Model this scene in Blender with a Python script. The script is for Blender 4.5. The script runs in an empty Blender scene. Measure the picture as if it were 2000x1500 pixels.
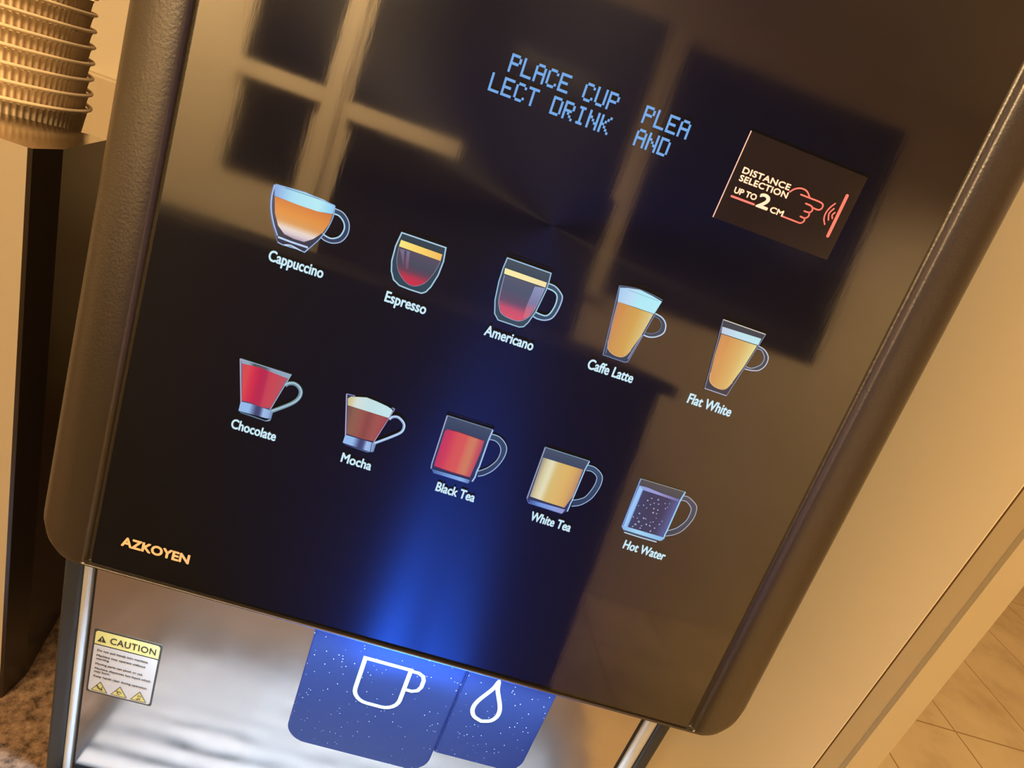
import bpy, bmesh, math, random
from mathutils import Vector, Matrix

# ------------------------------------------------------------------ camera, world, lights, exposure
S = bpy.context.scene
COL = S.collection
S.view_settings.view_transform = 'Standard'
S.view_settings.look = 'None'
S.view_settings.gamma = 1
S.view_settings.exposure = 0.0

cam_data = bpy.data.cameras.new('camera')
cam_data.sensor_fit = 'HORIZONTAL'
cam_data.sensor_width = 36.0
cam_data.lens = 36.0 * 1200.0 / 2000.0
cam_data.clip_start = 0.01
cam = bpy.data.objects.new('camera', cam_data)
COL.objects.link(cam)
CAM_RIGHT = Vector((0.9449, 0.0177, 0.3269))
CAM_DOWN = Vector((0.3108, -0.3618, -0.8789))
CAM_FWD = Vector((0.1027, 0.9321, -0.3474))
rot = Matrix((CAM_RIGHT, -CAM_DOWN, -CAM_FWD)).transposed()
cam.matrix_world = Matrix.Translation((0.1716, -0.3073, 0.3153)) @ rot.to_4x4()
S.camera = cam

world = bpy.data.worlds.new('world')
S.world = world
world.use_nodes = True
world.node_tree.nodes['Background'].inputs[0].default_value = (1.0, 0.75, 0.5, 1)
world.node_tree.nodes['Background'].inputs[1].default_value = 0.05

WARM = (1.0, 0.675, 0.33)
def area(name, loc, target, size, power, color, size_y=None, spread=None):
    d = bpy.data.lights.new(name, 'AREA')
    d.energy = power
    d.color = color
    d.size = size
    if size_y:
        d.shape = 'RECTANGLE'
        d.size_y = size_y
    if spread:
        d.spread = math.radians(spread)
    o = bpy.data.objects.new(name, d)
    COL.objects.link(o)
    o.location = loc
    o.rotation_euler = (Vector(target) - Vector(loc)).to_track_quat('-Z', 'Y').to_euler()
    return o
area('ceiling_lamp', (-0.85, -2.05, 1.92), (-0.60, -1.75, 0.0), 0.7, 175, WARM)
area('ceiling_lamp', (0.20, -1.45, 1.92), (0.10, -0.9, 0.0), 0.6, 55, WARM)
area('mirrored_wall_fill', (-1.95, -2.45, 1.92), (-1.75, -2.95, 0.8), 0.4, 60, WARM, spread=110)  # unseen fill, added to brighten the wall mirrored in the door
area('ceiling_lamp', (-0.80, -0.95, 1.92), (-0.1, -0.2, 0.0), 0.6, 8, WARM)
area('ceiling_lamp', (3.4, 0.9, 1.92), (3.0, 1.6, -1.2), 0.8, 50, WARM)
area('ceiling_lamp', (2.4, -2.0, 1.92), (2.6, -2.6, 0.0), 0.6, 42, WARM, spread=95)
area('dispensing_lamp', (0.19, 0.012, -0.010), (0.19, -0.03, -0.245), 0.30, 4.2, (0.56, 0.78, 1.0), size_y=0.02, spread=110)
for lx, lw in ((0.200, 0.030), (0.247, 0.016), (0.275, 0.010)):  # unseen blue lights, added to make the door glass glow
    area('added_blue_glow', (lx, -0.131, -0.240), (lx - 0.02, 0.03, 0.42), lw, 1.35 * lw / 0.03, (0.02, 0.13, 1.0), size_y=0.01, spread=56)

# ------------------------------------------------------------------ helpers
def lin(c):
    return tuple((x / 255 / 12.92) if x / 255 <= 0.04045 else ((x / 255 + 0.055) / 1.055) ** 2.4 for x in c[:3])

def tag(o, label=None, cat=None, group=None, kind=None):
    if label: o['label'] = label
    if cat: o['category'] = cat
    if group: o['group'] = group
    if kind: o['kind'] = kind
    return o

def empty(name, loc):
    o = bpy.data.objects.new(name, None)
    COL.objects.link(o)
    o.empty_display_size = 0.02
    o.location = loc
    return o

def root_loc(o):
    v = Vector((0, 0, 0))
    while o is not None:
        v += o.location
        o = o.parent
    return v

def link(name, bm, mats, parent=None, smooth=False, loc=None):
    """the bmesh (world coordinates) becomes one mesh object"""
    me = bpy.data.meshes.new(name)
    base = root_loc(parent) if parent is not None else (Vector(loc) if loc is not None else Vector((0, 0, 0)))
    bmesh.ops.translate(bm, verts=bm.verts[:], vec=-base)
    bm.to_mesh(me)
    bm.free()
    for m in (mats if isinstance(mats, (list, tuple)) else [mats]):
        me.materials.append(m)
    if smooth:
        for p in me.polygons: p.use_smooth = True
    o = bpy.data.objects.new(name, me)
    COL.objects.link(o)
    if parent is not None: o.parent = parent
    else: o.location = base
    return o

def add_box(bm, x0, x1, y0, y1, z0, z1, bevel=0.0, seg=2, mi=0):
    vs = [bm.verts.new((x, y, z)) for x in (x0, x1) for y in (y0, y1) for z in (z0, z1)]
    fs = []
    for idx in ((0,1,3,2),(4,6,7,5),(0,4,5,1),(2,3,7,6),(0,2,6,4),(1,5,7,3)):
        f = bm.faces.new([vs[i] for i in idx]); f.material_index = mi; fs.append(f)
    bmesh.ops.recalc_face_normals(bm, faces=fs)
    if bevel:
        es = list({e for f in fs for e in f.edges})
        bmesh.ops.bevel(bm, geom=es, offset=bevel, segments=seg, profile=0.5, affect='EDGES')

def box(name, x0, x1, y0, y1, z0, z1, mat, parent=None, bevel=0.0, seg=2):
    bm = bmesh.new()
    add_box(bm, x0, x1, y0, y1, z0, z1, bevel, seg)
    c = ((x0 + x1) / 2, (y0 + y1) / 2, z0)
    return link(name, bm, mat, parent, loc=c)

def add_prism(bm, pts, a, b, to3, mi=0):
    """closed outline pts, extruded between depths a and b; to3(p, depth) gives the 3-D point"""
    A = [bm.verts.new(to3(p, a)) for p in pts]
    B = [bm.verts.new(to3(p, b)) for p in pts]
    n = len(pts)
    fs = [bm.faces.new(A), bm.faces.new(B[::-1])]
    for i in range(n):
        fs.append(bm.faces.new((A[i], B[i], B[(i + 1) % n], A[(i + 1) % n])))
    for f in fs: f.material_index = mi
    bmesh.ops.recalc_face_normals(bm, faces=fs)
    return fs

TILT = math.radians(6.6)                       # the door leans back
def door(x, v, n=0.0):                         # metres: along the glass, up the glass, out of the glass
    return Vector((x, v * math.sin(TILT) - n * math.cos(TILT), v * math.cos(TILT) + n * math.sin(TILT)))
LOWER = 0.034                                  # depth of the upright steel front under the door

def catmull(pts, closed=False, k=7):
    n = len(pts); out = []
    rng = range(n if closed else n - 1)
    for i in rng:
        p1, p2 = pts[i], pts[(i + 1) % n]
        p0 = pts[i - 1] if (closed or i > 0) else p1
        p3 = pts[(i + 2) % n] if (closed or i + 2 < n) else p2
        for j in range(k):
            t = j / k
            out.append(tuple(0.5 * ((2 * p1[a]) + (-p0[a] + p2[a]) * t + (2 * p0[a] - 5 * p1[a] + 4 * p2[a] - p3[a]) * t * t
                       + (-p0[a] + 3 * p1[a] - 3 * p2[a] + p3[a]) * t ** 3) for a in (0, 1)))
    if not closed: out.append(tuple(pts[-1]))
    return out

def stroke_outline(pts, w, closed):
    n = len(pts); L = []; R = []
    P = [Vector(p) for p in pts]
    for i in range(n):
        a = P[i] - P[i - 1] if (i > 0 or closed) else P[1] - P[0]
        b = P[(i + 1) % n] - P[i] if (i < n - 1 or closed) else P[-1] - P[-2]
        if a.length < 1e-9: a = b
        if b.length < 1e-9: b = a
        a.normalize(); b.normalize()
        na = Vector((-a.y, a.x)); nb = Vector((-b.y, b.x))
        m = na + nb
        if m.length < 1e-6: m = na
        m.normalize()
        m *= min(1.6, 1 / max(0.3, m.dot(na))) * w / 2
        L.append(P[i] + m); R.append(P[i] - m)
    return L, R

def add_stroke(bm, pts, w, to3, depth, closed=False, smooth=False, color=None, layer=None, mi=0, caps=False):
    if smooth: pts = catmull(pts, closed)
    L, R = stroke_outline(pts, w, closed)
    vl = [bm.verts.new(to3(p, depth)) for p in L]
    vr = [bm.verts.new(to3(p, depth)) for p in R]
    n = len(pts)
    for i in range(n if closed else n - 1):
        j = (i + 1) % n
        f = bm.faces.new((vr[i], vr[j], vl[j], vl[i])); f.material_index = mi
    vs = vl + vr
    if caps and not closed:
        for e, d in ((0, Vector(pts[0]) - Vector(pts[1])), (n - 1, Vector(pts[-1]) - Vector(pts[-2]))):
            d.normalize(); s = Vector((-d.y, d.x)); c = Vector(pts[e])
            arc = [c + (s * math.cos(t) + d * math.sin(t)) * w / 2 for t in [math.pi * q / 6 for q in range(7)]]
            av = [bm.verts.new(to3(p, depth)) for p in arc]
            f = bm.faces.new(av[::-1]); f.material_index = mi
            vs += av
    if layer is not None:
        for v in vs: v[layer] = color
    return vs

def ramp(stops, t):
    t = min(1, max(0, t))
    for (a, ca), (b, cb) in zip(stops, stops[1:]):
        if t <= b:
            k = 0 if b == a else (t - a) / (b - a)
            return tuple(ca[i] + (cb[i] - ca[i]) * k for i in range(3))
    return stops[-1][1]

def add_fill(bm, pts, to3, depth, layer, spec, cuts=18):
    """a printed area: the outline cut into strips whose corners take the artwork's colours"""
    b = bmesh.new()
    f = b.faces.new([b.verts.new((p[0], p[1], 0)) for p in pts])
    f.normal_update()
    if f.normal.z < 0: f.normal_flip()
    bmesh.ops.triangulate(b, faces=b.faces[:])
    ax = 0 if spec[0] == 'h' else 1
    lo = min(p[ax] for p in pts); hi = max(p[ax] for p in pts)
    no = Vector((1, 0, 0)) if ax == 0 else Vector((0, 1, 0))
    for k in range(1, cuts):
        c = lo + (hi - lo) * k / cuts
        bmesh.ops.bisect_plane(b, geom=b.verts[:] + b.edges[:] + b.faces[:], plane_co=no * c, plane_no=no)
    mp = {}
    for v in b.verts:
        nv = bm.verts.new(to3((v.co.x, v.co.y), depth))
        col = lin(ramp(spec[1], (v.co[ax] - lo) / (hi - lo + 1e-9)))
        nv[layer] = (*col, 1)
        mp[v] = nv
    for f in b.faces:
        bm.faces.new([mp[v] for v in f.verts])
    b.free()

def text_mesh(txt, bold=0.0, spacing=1.0):
    """lettering as flat polygons, unit coordinates"""
    c = bpy.data.curves.new('lettering', 'FONT')
    c.body = txt; c.offset = bold; c.space_character = spacing
    c.resolution_u = 4
    o = bpy.data.objects.new('lettering', c)
    COL.objects.link(o)
    dg = bpy.context.evaluated_depsgraph_get()
    me = bpy.data.meshes.new_from_object(o.evaluated_get(dg))
    vs = [v.co.copy() for v in me.vertices]
    fs = [tuple(p.vertices) for p in me.polygons]
    bpy.data.objects.remove(o); bpy.data.curves.remove(c); bpy.data.meshes.remove(me)
    return vs, fs
CAP_H = None
def add_text(bm, txt, x0, x1, v0, cap, to3, depth, bold=0.012, layer=None, color=None, mi=0, spacing=1.0):
    global CAP_H
    if CAP_H is None:
        CAP_H = max(v.y for v in text_mesh('H')[0])
    vs, fs = text_mesh(txt, 0.0, spacing)
    a = min(v.x for v in vs); b = max(v.x for v in vs)
    sx = (x1 - x0) / (b - a); sy = cap / CAP_H
    e = bold * cap                             # heavier weight: the letter laid over itself a hair to each side
    for k, (ox, oy) in enumerate(((0, 0), (-e, 0), (e, 0), (0, -e), (0, e), (-.7 * e, -.7 * e), (.7 * e, .7 * e), (-.7 * e, .7 * e), (.7 * e, -.7 * e)) if bold else ((0, 0),)):
        nv = [bm.verts.new(to3((x0 + e + (v.x - a) * sx * (x1 - x0 - 2 * e) / (x1 - x0) + ox, v0 + v.y * sy + oy), depth + k * 0.000003)) for v in vs]
        for f in fs:
            try:
                q = bm.faces.new([nv[i] for i in f]); q.material_index = mi
            except ValueError:
                pass
        if layer is not None:
            for v in nv: v[layer] = color

def round_rect(x0, x1, y0, y1, r, k=8, corners=(1, 1, 1, 1)):
    """corners: bottom-left, bottom-right, top-right, top-left"""
    out = []
    for (cx, cy, a0, on) in ((x0, y0, 180, corners[0]), (x1, y0, 270, corners[1]), (x1, y1, 0, corners[2]), (x0, y1, 90, corners[3])):
        if not on:
            out.append((cx, cy)); continue
        ox = cx + (r if cx == x0 else -r); oy = cy + (r if cy == y0 else -r)
        for i in range(k + 1):
            t = math.radians(a0 + 90 * i / k)
            out.append((ox + r * math.cos(t), oy + r * math.sin(t)))
    return out

# ------------------------------------------------------------------ materials
def new_mat(name):
    m = bpy.data.materials.new(name)
    m.use_nodes = True
    nt = m.node_tree
    return m, nt, nt.nodes['Principled BSDF']

def simple(name, rgb, rough=0.5, metal=0.0, spec=0.5, coat=0.0, bump=None):
    m, nt, p = new_mat(name)
    p.inputs['Base Color'].default_value = (*lin(rgb), 1)
    p.inputs['Roughness'].default_value = rough
    p.inputs['Metallic'].default_value = metal
    p.inputs['Specular IOR Level'].default_value = spec
    p.inputs['Coat Weight'].default_value = coat
    if bump:
        scale, strength, dist = bump
        add_bump(nt, p, scale, strength, dist)
    return m

def coords(nt, scale=(1, 1, 1), loc=(0, 0, 0), rot=(0, 0, 0)):
    tc = nt.nodes.new('ShaderNodeTexCoord')
    mp = nt.nodes.new('ShaderNodeMapping')
    mp.inputs['Scale'].default_value = scale
    mp.inputs['Location'].default_value = loc
    mp.inputs['Rotation'].default_value = rot
    nt.links.new(tc.outputs['Object'], mp.inputs['Vector'])
    return mp.outputs['Vector']

def noise(nt, vec, scale, detail=3, rough=0.5):
    n = nt.nodes.new('ShaderNodeTexNoise')
    n.inputs['Scale'].default_value = scale
    n.inputs['Detail'].default_value = detail
    n.inputs['Roughness'].default_value = rough
    nt.links.new(vec, n.inputs['Vector'])
    return n.outputs['Fac']

def ramp_node(nt, fac, stops):
    r = nt.nodes.new('ShaderNodeValToRGB')
    el = r.color_ramp.elements
    while len(el) < len(stops): el.new(0.5)
    for e, (pos, c) in zip(el, stops):
        e.position = pos; e.color = (*c, 1) if len(c) == 3 else c
    nt.links.new(fac, r.inputs['Fac'])
    return r.outputs['Color']

def add_bump(nt, p, scale, strength, dist, vec=None, detail=3, sock='Normal'):
    vec = vec or coords(nt)
    b = nt.nodes.new('ShaderNodeBump')
    b.inputs['Strength'].default_value = strength
    b.inputs['Distance'].default_value = dist
    nt.links.new(noise(nt, vec, scale, detail), b.inputs['Height'])
    nt.links.new(b.outputs['Normal'], p.inputs[sock])
    return b

# leathery grained dark plastic of the door frame
M_FRAME, nt, p = new_mat('grained_plastic')
p.inputs['Base Color'].default_value = (*lin((39, 32, 26)), 1)
p.inputs['Roughness'].default_value = 0.36
p.inputs['Specular IOR Level'].default_value = 1.0
add_bump(nt, p, 640, 0.32, 0.0005, detail=3)

# black glass of the door: clear gloss with a faintly scratched, vertically brushed sheen underneath
M_GLASS, nt, p = new_mat('black_glass')
p.inputs['Base Color'].default_value = (0.004, 0.004, 0.006, 1)
p.inputs['Roughness'].default_value = 0.34
p.inputs['Specular IOR Level'].default_value = 0.08
p.inputs['Anisotropic'].default_value = 0.85
p.inputs['Anisotropic Rotation'].default_value = 0.25
p.inputs['IOR'].default_value = 1.5
p.inputs['Coat Weight'].default_value = 1.0
p.inputs['Coat IOR'].default_value = 1.9
v = coords(nt, scale=(1, 1, 1))
r_ = ramp_node(nt, noise(nt, v, 7, 4), [(0.3, (0.035,) * 3), (0.7, (0.10,) * 3)])
nt.links.new(r_, p.inputs['Coat Roughness'])
tg = nt.nodes.new('ShaderNodeTangent'); tg.direction_type = 'RADIAL'; tg.axis = 'Z'
nt.links.new(tg.outputs['Tangent'], p.inputs['Tangent'])
vs_ = coords(nt, scale=(60, 60, 5), rot=(0, math.radians(-18), 0))
bb = nt.nodes.new('ShaderNodeBump'); bb.inputs['Strength'].default_value = 0.016; bb.inputs['Distance'].default_value = 0.0004
nt.links.new(noise(nt, vs_, 6, 4), bb.inputs['Height']); nt.links.new(bb.outputs['Normal'], p.inputs['Coat Normal'])

# lit artwork and lettering
M_ART, nt, p = new_mat('lit_artwork')
at = nt.nodes.new('ShaderNodeAttribute'); at.attribute_name = 'art'
p.inputs['Base Color'].default_value = (0.01, 0.01, 0.012, 1)
p.inputs['Roughness'].default_value = 0.12
nt.links.new(at.outputs['Color'], p.inputs['Emission Color'])
p.inputs['Emission Strength'].default_value = 0.95

def lit(name, rgb, strength=1.0):
    m, nt, p = new_mat(name)
    p.inputs['Base Color'].default_value = (0.01, 0.01, 0.012, 1)
    p.inputs['Roughness'].default_value = 0.15
    p.inputs['Emission Color'].default_value = (*lin(rgb), 1)
    p.inputs['Emission Strength'].default_value = strength
    return m
M_DOTS = lit('blue_display_dots', (112, 166, 226), 1.0)
M_SYMBOL = lit('white_lit_symbol', (226, 250, 255), 1.25)

M_STEEL, nt, p = new_mat('polished_steel')
p.inputs['Metallic'].default_value = 1.0
p.inputs['Base Color'].default_value = (0.50, 0.48, 0.475, 1)
v = coords(nt)
r_ = ramp_node(nt, noise(nt, v, 18, 4), [(0.3, (0.12,) * 3), (0.75, (0.26,) * 3)])
nt.links.new(r_, p.inputs['Roughness'])
b1 = nt.nodes.new('ShaderNodeBump'); b1.inputs['Strength'].default_value = 0.5; b1.inputs['Distance'].default_value = 0.004
nt.links.new(noise(nt, coords(nt, scale=(1, 1, 1)), 9, 2), b1.inputs['Height'])
nt.links.new(b1.outputs['Normal'], p.inputs['Normal'])

M_CHROME = simple('satin_chrome', (196, 202, 210), 0.42, 0.55)
M_BLACK = simple('blue_black_plastic', (34, 38, 46), 0.5)
M_GAP = simple('dark_gap', (8, 8, 9), 0.7)
M_BODY = simple('machine_body', (16, 15, 15), 0.5)

# blue backlit control glass
M_PLATE, nt, p = new_mat('blue_control_glass')
p.inputs['Base Color'].default_value = (0.004, 0.007, 0.022, 1)
p.inputs['Roughness'].default_value = 0.40
p.inputs['Specular IOR Level'].default_value = 0.16
p.inputs['Coat Weight'].default_value = 0.0
p.inputs['Emission Color'].default_value = (*lin((24, 42, 140)), 1)
p.inputs['Emission Strength'].default_value = 0.5
vo = nt.nodes.new('ShaderNodeTexVoronoi'); vo.inputs['Scale'].default_value = 260
nt.links.new(coords(nt), vo.inputs['Vector'])
dust = ramp_node(nt, vo.outputs['Distance'], [(0.0, (0.35, 0.42, 0.55)), (0.045, (0.35, 0.42, 0.55)), (0.10, (0.004, 0.007, 0.022))])
nt.links.new(dust, p.inputs['Base Color'])

M_TRAY = simple('tray_steel', (150, 152, 156), 0.45, 0.2)
M_TRAYDARK = simple('tray_well', (14, 15, 18), 0.4)
M_INK = simple('black_ink', (38, 38, 34), 0.5)
M_YELLOW = simple('yellow_label', (166, 162, 104), 0.6)
M_PALEYELLOW = simple('pale_yellow_sign', (158, 150, 86), 0.6)
M_WHITE = simple('white_label', (150, 149, 152), 0.6, spec=0.2)
M_CREAMINK = simple('cream_ink', (250, 214, 165), 0.5)
M_ORANGE = simple('orange_ink', (246, 116, 96), 0.5)
M_BRAND = simple('brand_metal', (222, 184, 152), 0.5)
M_STICKER = simple('clear_brown_sticker', (30, 24, 19), 0.22, coat=1.0)
M_STICKER.node_tree.nodes['Principled BSDF'].inputs['Coat IOR'].default_value = 1.8
M_STICKER.node_tree.nodes['Principled BSDF'].inputs['Coat Roughness'].default_value = 0.10
M_STICKEREDGE = simple('sticker_edge', (200, 176, 140), 0.4)

# kraft paper
M_KRAFT, nt, p = new_mat('kraft_paper')
c_ = ramp_node(nt, noise(nt, coords(nt), 160, 4), [(0.3, lin((232, 206, 172))), (0.7, lin((242, 222, 190)))])
nt.links.new(c_, p.inputs['Base Color']); p.inputs['Roughness'].default_value = 0.75
M_RIM = simple('cup_rim_paper', (238, 216, 182), 0.6)

# brushed metal of the cup holder
M_HOLDER, nt, p = new_mat('brushed_holder_metal')
p.inputs['Metallic'].default_value = 1.0
c_ = ramp_node(nt, noise(nt, coords(nt, scale=(12, 12, 700)), 1.0, 2), [(0.3, lin((186, 176, 160))), (0.7, lin((206, 196, 178)))])
nt.links.new(c_, p.inputs['Base Color'])
p.inputs['Roughness'].default_value = 0.16
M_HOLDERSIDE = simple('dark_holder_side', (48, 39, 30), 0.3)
M_HOLDERFRONT = simple('satin_champagne', (168, 156, 138), 0.40, 0.2)

# mottled brown worktop
M_TOP, nt, p = new_mat('mottled_worktop')
c_ = ramp_node(nt, noise(nt, coords(nt), 120, 6, 0.7), [(0.32, lin((38, 28, 22))), (0.5, lin((104, 84, 68))), (0.7, lin((136, 114, 96)))])
nt.links.new(c_, p.inputs['Base Color']); p.inputs['Roughness'].default_value = 0.7
p.inputs['Specular IOR Level'].default_value = 0.2

def plaster(name, rgb):
    m, nt, p = new_mat(name)
    a = tuple(max(0, x - 6) for x in rgb)
    c_ = ramp_node(nt, noise(nt, coords(nt), 3.0, 3), [(0.3, lin(a)), (0.7, lin(rgb))])
    nt.links.new(c_, p.inputs['Base Color']); p.inputs['Roughness'].default_value = 0.6
    return m
M_WALL = plaster('cream_wall', (236, 222, 196))
M_PANELPAINT = plaster('cream_paint', (234, 220, 194))
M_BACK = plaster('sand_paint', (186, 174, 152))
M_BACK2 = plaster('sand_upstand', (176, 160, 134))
M_EDGESHADE = plaster('shaded_cream_edge', (172, 158, 132))  # cream front edge coloured darker to stand for its shade
M_GROOVESHADE = simple('groove_shade', (92, 66, 38), 0.7)  # the groove's shade, painted as a dark brown strip
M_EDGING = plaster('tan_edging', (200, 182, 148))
M_CEIL = plaster('ceiling_paint', (240, 232, 216))
M_DARKBLOCK = simple('matte_dark_block', (20, 16, 14), 0.85, spec=0.1)
M_NIGHT = simple('dark_night_glass', (12, 11, 11), 0.12, spec=0.3)

# floor tiles
M_FLOOR, nt, p = new_mat('beige_floor_tiles')
br = nt.nodes.new('ShaderNodeTexBrick')
br.offset = 0.0; br.squash = 1.0
br.inputs['Scale'].default_value = 1.0
br.inputs['Brick Width'].default_value = 0.436
br.inputs['Row Height'].default_value = 1.31
br.inputs['Mortar Size'].default_value = 0.0035
br.inputs['Mortar Smooth'].default_value = 0.2
nt.links.new(coords(nt, loc=(-2.127 + 0.436 * 8, -1.536 + 1.31 * 4, 0)), br.inputs['Vector'])
c_ = ramp_node(nt, noise(nt, coords(nt), 3.2, 6, 0.65), [(0.3, lin((190, 166, 130))), (0.52, lin((214, 194, 160))), (0.72, lin((222, 202, 166)))])
nt.links.new(c_, br.inputs['Color1']); nt.links.new(c_, br.inputs['Color2'])
br.inputs['Mortar'].default_value = (*lin((158, 126, 86)), 1)
nt.links.new(br.outputs['Color'], p.inputs['Base Color']); p.inputs['Roughness'].default_value = 0.4

# ------------------------------------------------------------------ the room
FLOOR_Z, CEIL_Z, COUNTER_Z = -1.2, 1.95, -0.2533
XL, XR, YF, YB = -2.8, 5.6, -2.9, 4.2
def structure(name, *a, **k):
    return tag(box(name, *a, **k), kind='structure')
bm = bmesh.new(); add_box(bm, XL, XR, YF, YB, FLOOR_Z - 0.1, FLOOR_Z)
tag(link('floor', bm, M_FLOOR), kind='structure')
structure('ceiling', XL, XR, YF, YB, CEIL_Z, CEIL_Z + 0.1, M_CEIL)
structure('wall_left', XL - 0.1, XL, YF, YB, FLOOR_Z, CEIL_Z, M_WALL)
structure('wall_right', XR, XR + 0.1, YF, YB, FLOOR_Z, CEIL_Z, M_WALL)
structure('wall_front', XL, XR, YF - 0.1, YF, FLOOR_Z, CEIL_Z, M_WALL)
structure('wall_far', XL, XR, YB, YB + 0.1, FLOOR_Z, CEIL_Z, M_WALL)
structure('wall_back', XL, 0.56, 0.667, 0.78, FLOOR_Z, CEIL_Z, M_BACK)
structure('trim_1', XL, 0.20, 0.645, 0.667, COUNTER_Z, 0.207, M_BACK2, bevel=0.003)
# upright end panel to the right of the machine, with its edging
structure('wall_side', 0.56, 0.583, 0.0592, 0.78, FLOOR_Z, CEIL_Z, M_PANELPAINT)
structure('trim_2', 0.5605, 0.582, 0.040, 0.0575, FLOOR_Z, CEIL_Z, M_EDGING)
structure('trim_3', 0.5600, 0.583, 0.036, 0.0400, FLOOR_Z, CEIL_Z, M_EDGESHADE)
structure('groove_shade_strip', 0.5606, 0.581, 0.0576, 0.0591, FLOOR_Z, CEIL_Z, M_GROOVESHADE)

# window with dark panes behind the photographer (mirrored in the door)
def window(name, rects, mull, yw=YF):
    r = empty(name, ((rects[0][0] + rects[-1][1]) / 2, yw, rects[0][2]))
    tag(r, kind='structure')
    for (x0, x1, z0, z1) in rects:
        box('pane', x0, x1, yw + 0.002, yw + 0.012, z0, z1, M_NIGHT, r)
    bm = bmesh.new()
    for (x0, x1, z0, z1) in mull:
        add_box(bm, x0, x1, yw + 0.001, yw + 0.035, z0, z1, 0.004, 1)
    link('window_frame', bm, M_PANELPAINT, r)
    return r
window('window_1', [(-1.25, -0.835, 0.93, 1.72), (-1.22, -0.865, 0.42, 0.85), (-0.71, 0.68, 0.905, 1.80), (-0.67, -0.12, 0.16, 0.82), (-0.12, 0.72, 0.16, 0.905)],
       [(-0.835, -0.745, 0.25, 1.80), (-1.25, -0.835, 0.85, 0.93), (-0.70, -0.12, 0.82, 0.905)])
window('window_2', [(0.80, 2.05, 0.45, 1.74)], [(0.72, 0.80, 0.40, 1.80)])
r = empty('reflection_block', (-0.8, -2.2, FLOOR_Z))  # unseen dark block, added to keep the lower reflection dark
tag(r, 'dark block added unseen behind the camera to darken the reflection in the black glass', 'added reflection block')
box('block_base', -2.4, 0.86, -2.86, -1.62, FLOOR_Z, 0.11, M_DARKBLOCK, r, 0.004)
box('top', -2.44, 0.90, -2.88, -1.58, 0.11, 0.15, M_DARKBLOCK, r, 0.004)

# ------------------------------------------------------------------ worktop
bm = bmesh.new(); add_box(bm, -2.4, 0.45, -0.22, 0.645, COUNTER_Z - 0.04, COUNTER_Z, 0.004, 2)
tag(link('worktop', bm, M_TOP, loc=(-0.9, 0.2, COUNTER_Z - 0.04)), 'mottled brown worktop under the coffee machine and the metal cup holder', 'worktop')

# ------------------------------------------------------------------ coffee machine
CM = empty('coffee_machine', (0.2, 0.25, COUNTER_Z))
tag(CM, 'black glass fronted coffee machine with lit drink pictures, on the brown worktop', 'coffee machine')

# body behind the door
bm = bmesh.new()
add_box(bm, -0.030, 0.410, 0.135, 0.56, COUNTER_Z + 0.001, 0.56, 0.008, 3)
add_box(bm, -0.022, 0.400, 0.045, 0.135, COUNTER_Z + 0.001, -0.008, 0.0, 1)
link('body', bm, M_BODY, CM)

# door frame: an outline with rounded bottom corners, pillowed at the sides, swept inwards to the glass
GX0, GX1, GV0, GV1 = 0.0, 0.4, 0.0025, 0.535
OX0, OX1, OV0, OV1 = -0.0445, 0.4455, -0.0012, 0.575
def frame_loop(ins, n, r):
    x0, x1 = OX0 + ins, OX1 - ins
    kb = 0.0036 * min(1, ins / 0.0445)
    v0, v1 = OV0 + kb, OV1 - ins * 0.85
    return [door(p[0], p[1], n) for p in round_rect(x0, x1, v0, v1, max(r, 0.0004), 8)]
prof = [(0.012, -0.075, .020), (0.004, -0.070, .026), (0.0, -0.058, .030), (0.0, -0.034, .030), (0.0012, -0.024, .029), (0.004, -0.0145, .027), (0.008, -0.0078, .024),
        (0.013, -0.0030, .020), (0.019, -0.0002, .015), (0.026, 0.0012, .010), (0.034, 0.0013, .006), (0.0385, 0.0010, .003), (0.0402, 0.0002, .002),
        (0.0408, -0.0030, .0012), (0.0425, -0.0036, .0008), (0.0432, -0.0036, .0006)]
bm = bmesh.new()
loops = []
for ins, n, r in prof:
    loops.append([bm.verts.new(p) for p in frame_loop(ins, n, r)])
for a, b in zip(loops, loops[1:]):
    k = len(a)
    for i in range(k):
        bm.faces.new((a[i], a[(i + 1) % k], b[(i + 1) % k], b[i]))
bm.faces.new(loops[0][::-1]); bm.faces.new(loops[-1])
bmesh.ops.recalc_face_normals(bm, faces=bm.faces[:])
link('door_frame', bm, M_FRAME, CM, smooth=True)

# glass sheet
bm = bmesh.new()
fs = add_prism(bm, round_rect(GX0 - 0.0004, GX1 + 0.0004, GV0, GV1, 0.001, 2), -0.0035, 0.0, lambda p, d: door(p[0], p[1], d))
bmesh.ops.bevel(bm, geom=[e for e in bm.edges if all(abs((v.co - door(0, 0, 0)).dot(door(0, 0, 1))) < 1e-6 for v in e.verts)], offset=0.0007, segments=2, affect='EDGES')
link('glass_panel', bm, M_GLASS, CM)

MM = 0.001
def on_glass(p, depth):
    return door(p[0] * MM, p[1] * MM, depth)

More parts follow.
